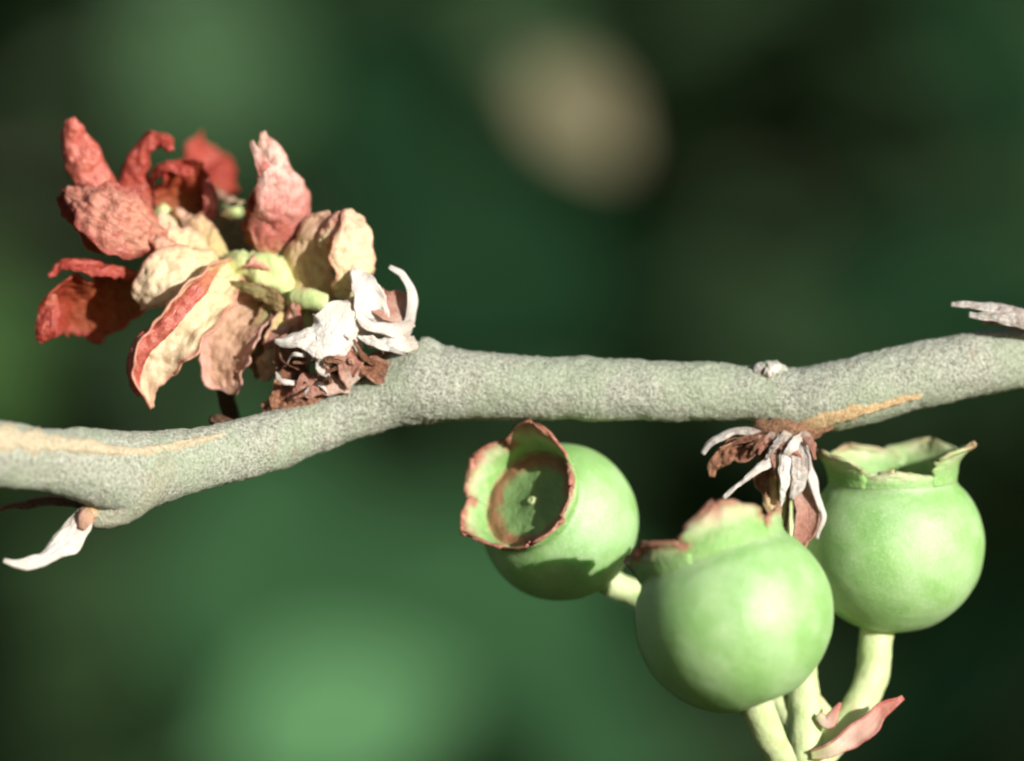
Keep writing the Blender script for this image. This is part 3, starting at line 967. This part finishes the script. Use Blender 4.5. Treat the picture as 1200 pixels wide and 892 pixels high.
# F upright leaf
leaf([(318, 300, 45), (326, 275, 25), (334, 245, 10), (331, 215, 5), (318, 182, 8), (307, 152, 14)], [16, 34, 36, 31, 17, 2.5], M['upright'], normal=(0.35, -0.85, 0.3), cup=-0.75,
     ruffle=5, wrinkle=3, wscale=12, seed=58, roll=(0, 0), label='upright pink leaf with a pale pointed tip')
leaf([(308, 298, 50), (298, 275, 45), (300, 245, 30), (306, 222, 20)], [8, 12, 12, 4], M['deep'], normal=(-0.8, -0.6, -0.1), cup=0.5, seed=59, ruffle=3)
leaf([(312, 205, 0), (304, 190, -2), (297, 178, 0), (292, 170, 4)], [9, 7, 5, 1.5], M['upright'], normal=(-0.2, -0.9, 0.2), cup=-0.5, seed=60, n=20, m=11)
# G tan leaf and its pale neighbour
leaf([(375, 372, 20), (365, 340, 20), (362, 310, 18), (372, 280, 12), (392, 254, 4)], [16, 27, 30, 28, 12], M['tan'], normal=(-0.25, -0.9, 0.0), cup=-0.6, ruffle=5, seed=61,
     label='tan leaf with rolled pink top')
leaf([(402, 350, 0), (416, 320, -22), (419, 290, -24), (418, 268, -14), (412, 250, 2)], [12, 26, 29, 26, 12], M['cream'], normal=(0.5, -0.8, 0.2), cup=-0.6, ruffle=8, wrinkle=1.5, wscale=22, seed=62)
leaf([(378, 290, 0), (386, 268, -8), (400, 258, -10), (416, 262, -6)], [5, 10, 12, 5], M['blush'], normal=(0.1, -0.75, 0.6), cup=-1.0, ruffle=3, seed=63)
leaf([(250, 312, 40), (228, 288, 50), (205, 272, 52), (186, 252, 60)], [10, 16, 15, 6], M['cream'], normal=(0.3, -0.8, 0.3), cup=-0.7, ruffle=6, wrinkle=3, seed=74)
leaf([(262, 300, 60), (240, 272, 62), (222, 256, 72), (208, 246, 80)], [10, 13, 12, 4], M['tan'], normal=(0.2, -0.8, 0.4), cup=-0.6, ruffle=6, wrinkle=3, seed=75)
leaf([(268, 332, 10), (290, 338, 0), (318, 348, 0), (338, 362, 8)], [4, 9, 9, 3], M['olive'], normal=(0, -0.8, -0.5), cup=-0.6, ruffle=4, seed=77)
leaf([(345, 345, 30), (330, 372, 22), (316, 400, 24), (306, 440, 32)], [14, 26, 24, 6], M['olive'], normal=(-0.2, -0.9, -0.3), cup=0.5, ruffle=6, seed=78)  # leaf added for the olive shadow area under the stem
leaf([(236, 262, 84), (246, 244, 80), (246, 226, 82), (238, 210, 86)], [6, 8, 8, 4], M['red'], normal=(0.2, -0.9, 0.0), cup=-0.5, ruffle=6, seed=122)
leaf([(215, 300, 10), (198, 290, 0), (184, 282, 2), (172, 280, 10)], [8, 13, 12, 4], M['blush'], normal=(0.1, -0.8, 0.5), cup=-0.7, ruffle=5, seed=124)
leaf([(250, 330, -8), (232, 336, -30), (214, 346, -40), (200, 360, -40)], [6, 9, 9, 3], M['cream'], normal=(0.3, -0.8, 0.5), cup=-0.7, ruffle=4, seed=128)
leaf([(284, 240, 120), (272, 236, 150), (262, 232, 190), (250, 224, 240)], [4, 6, 6, 3], M['blush'], normal=(0.1, -0.9, 0.3), cup=-0.8, ruffle=3, seed=129)
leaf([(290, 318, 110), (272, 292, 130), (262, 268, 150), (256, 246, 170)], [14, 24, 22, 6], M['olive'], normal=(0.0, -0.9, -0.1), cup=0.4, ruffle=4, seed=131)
leaf([(330, 318, 25), (318, 308, 16), (300, 306, 14), (284, 314, 14)], [4, 8, 8, 3], M['blush'], normal=(0.0, -0.8, 0.5), cup=-0.6, ruffle=3, seed=132)
# K dull pink leaf under the stem
leaf([(308, 358, 40), (290, 375, 20), (274, 400, 8), (264, 428, 8), (272, 460, 18)], [12, 29, 32, 27, 5], M['dull'], normal=(-0.35, -0.9, -0.1), cup=0.95, roll=(0, 0.2), ruffle=6, seed=64,
     label='dull pink cupped leaf')
# L cream leaf
leaf([(250, 304, 20), (225, 312, -10), (195, 325, -22), (172, 340, -18), (158, 352, -8)], [12, 25, 33, 28, 8], M['cream'], normal=(0.3, -0.9, 0.25), cup=-0.45, ruffle=8, wrinkle=2.5, wscale=24, seed=65,
     jag=0.12, label='cream leaf with blush edge')
# M long leaf with rolled red edge
leaf([(272, 318, 30), (250, 340, -15), (218, 375, -42), (185, 415, -46), (172, 448, -36), (176, 474, -24)], [14, 26, 33, 33, 24, 3], M['cream'], normal=(0.2, -0.9, 0.25), cup=0.6,
     roll=(0, 0.6), ruffle=5, wrinkle=2.5, wscale=14, seed=66, label='long cream leaf with rolled red edge')
leaf([(256, 312, 5), (226, 345, -52), (196, 378, -66), (170, 402, -66), (158, 430, -56), (164, 462, -40)], [3, 7, 11, 12, 9, 2], M['red'], normal=(0.2, -0.8, 0.5), cup=-1.2,
     ruffle=3, wrinkle=2, seed=67)
# N dark cup at the outer end
leaf([(168, 340, 40), (140, 345, 55), (108, 348, 58), (75, 352, 40), (48, 366, 18)], [22, 38, 42, 40, 26], M['deep'], normal=(-0.35, -0.75, -0.45), cup=0.8, ruffle=6, seed=68,
     label='dark red hollow leaf')
leaf([(160, 322, 30), (130, 316, 6), (98, 310, -4), (72, 309, -4), (56, 320, 2)], [7, 11, 12, 11, 5], M['crimson'], normal=(0, -0.75, 0.65), cup=-1.0, ruffle=3, seed=69)
leaf([(62, 345, 10), (58, 370, 4), (52, 392, 4), (47, 405, 8)], [5, 11, 11, 4], M['crimson'], normal=(0.1, -0.95, 0.1), cup=-0.9, ruffle=2, seed=70)
# pale scale behind the cream leaf
leaf([(235, 300, 60), (210, 285, 40), (192, 272, 40), (180, 262, 50)], [12, 18, 16, 6], M['cream'], normal=(0.2, -0.8, 0.5), cup=-0.6, ruffle=5, seed=71)
# shaded tan leaf behind the white bract, and a dark stem put in for the twig shadow there
leaf([(342, 372, 12), (330, 395, 2), (318, 420, 2), (312, 445, 10)], [12, 17, 15, 4], M['tan'], normal=(-0.1, -0.95, -0.2), cup=0.5, ruffle=4, seed=72)
leaf([(350, 400, 10), (345, 375, -2), (350, 352, -8), (358, 340, -4)], [6, 8, 9, 4], M['blush'], normal=(-0.3, -0.9, 0.1), cup=-0.8, ruffle=3, seed=73)
tube('shadow_stem', [(272, 440, 60, 9), (264, 458, 80, 10), (268, 478, 95, 10), (276, 496, 105, 8)], M['darkstem'], sh, 14, rough=2)

# dry scales round the foot of the shoot
ds = thing('shoot_base_scales', 'bleached white and brown dry scales round the foot of the leaf shoot', 'bud scales', P(400, 452, 10))


def scale(*a, **kw):
    return petal('scale', *a, ds, **kw)


scale([(416, 348, -50), (402, 368, -62), (382, 392, -68), (352, 400, -66), (322, 400, -60)], [3, 20, 26, 12, 1.5], M['white'], normal=(0.45, -0.8, 0.4), cup=-0.25, ruffle=8, wrinkle=4, wscale=16, wstretch=2, jag=0.35, thick=1.4, seed=81)
scale([(405, 372, -58), (396, 395, -64), (384, 418, -62), (374, 438, -54)], [16, 22, 15, 2], M['white'], normal=(0.4, -0.85, 0.3), cup=-0.3, ruffle=9, wrinkle=4, wscale=14, jag=0.4, thick=1.4, seed=82)
scale([(425, 400, -20), (432, 370, -42), (428, 340, -46), (416, 316, -34)], [14, 22, 20, 6], M['white'], normal=(0.35, -0.9, 0.2), cup=0.6, thick=1.2, jag=0.3, ruffle=8, wrinkle=4, seed=83)
scale([(472, 402, -20), (482, 372, -34), (482, 344, -40), (472, 322, -40), (456, 313, -36)], [6, 7, 6.5, 6, 3], M['white'], normal=(0.5, -0.8, 0.3), cup=-0.7, ruffle=1, seed=84)
scale([(484, 378, -40), (462, 386, -50), (440, 384, -54), (424, 372, -56), (414, 352, -54)], [5, 9, 7, 5, 2], M['white'], normal=(0.2, -0.8, 0.5), cup=-0.6, ruffle=2, seed=85)
scale([(488, 402, -28), (466, 402, -46), (444, 402, -52), (418, 392, -56)], [9, 11, 8, 2], M['white'], normal=(0.3, -0.85, 0.4), cup=-0.4, ruffle=7, wrinkle=4, wscale=12, jag=0.35, thick=1.4, seed=86)
scale([(478, 372, -26), (462, 362, -30), (446, 350, -30), (440, 335, -26)], [14, 22, 20, 6], M['pinkbrown'], normal=(0.4, -0.85, 0.2), cup=0.5, ruffle=4, seed=87)
scale([(400, 440, -20), (370, 452, -32), (335, 468, -34), (306, 476, -24)], [10, 18, 14, 5], M['brown'], normal=(0, -0.85, 0.3), cup=-0.6, ruffle=9, wrinkle=5, wscale=10, seed=88)
scale([(345, 432, -20), (336, 446, -32), (330, 462, -36), (320, 480, -28)], [8, 13, 12, 4], M['brown'], normal=(0.3, -0.9, 0.1), cup=0.8, ruffle=8, wrinkle=4, wscale=9, seed=89)
scale([(415, 448, -38), (404, 428, -52), (408, 416, -54), (416, 424, -48), (412, 440, -44)], [12, 11, 9, 8, 3], M['pinkbrown'], normal=(0.1, -0.9, 0.3), cup=0.5, ruffle=5, seed=90)
scale([(410, 452, -30), (380, 446, -44), (352, 455, -44), (334, 470, -34)], [10, 14, 12, 3], M['pinkbrown'], normal=(0.1, -0.8, 0.5), cup=-0.8, ruffle=7, wrinkle=4, wscale=12, seed=91)
scale([(350, 440, -10), (342, 420, -16), (345, 400, -18), (352, 385, -14)], [14, 20, 18, 8], M['brown'], normal=(0, -0.9, -0.2), cup=0.7, ruffle=6, wrinkle=4, seed=92)
scale([(462, 440, -24), (440, 434, -36), (425, 426, -38), (412, 414, -34)], [12, 15, 12, 4], M['brown'], normal=(0.1, -0.9, 0.2), cup=0.5, ruffle=7, wrinkle=4, wscale=10, seed=93)
scale([(345, 385, 0), (330, 392, -8), (318, 398, -8), (310, 410, -4)], [8, 11, 9, 3], M['pinkbrown'], normal=(0, -0.9, 0.3), cup=-0.6, ruffle=4, seed=94)
rt = random.Random(9)
for i in range(24):
    a = rt.uniform(-2.4, 0.7)
    x0, y0 = 415 + rt.uniform(-60, 30), 425 + rt.uniform(-20, 14)
    y0 += (425 - x0) * 0.25
    ln = rt.uniform(24, 58)
    x1, y1 = x0 + ln * math.sin(a), y0 + ln * math.cos(a) * 0.6 - 14
    w = rt.uniform(1.5, 4.5)
    bx, by = rt.uniform(-10, 10), rt.uniform(-10, 6)
    scale([(x0, y0, -30), ((x0 + x1) / 2 + bx, (y0 + y1) / 2 + by, -52 - rt.uniform(0, 18)), (x1, y1, -46 - rt.uniform(0, 20))], [w, w * 1.2, 0.8],
          M[rt.choice(['white', 'brown', 'pinkbrown', 'white', 'brown', 'greywhite'])], normal=(0.3, -0.9, 0.2), cup=-0.6, n=20, m=7, ruffle=3, jag=0.4, warp=7,
          seed=140 + i, thick=1.2)
tube('woody_foot', [(470, 425, 10, 22), (440, 440, 5, 26), (405, 452, 5, 24), (370, 466, 15, 18)], M['nodewood'], ds, 22, rough=5, rscale=9)

for o in bpy.data.objects:
    if '_base' in o:
        del o['_base']
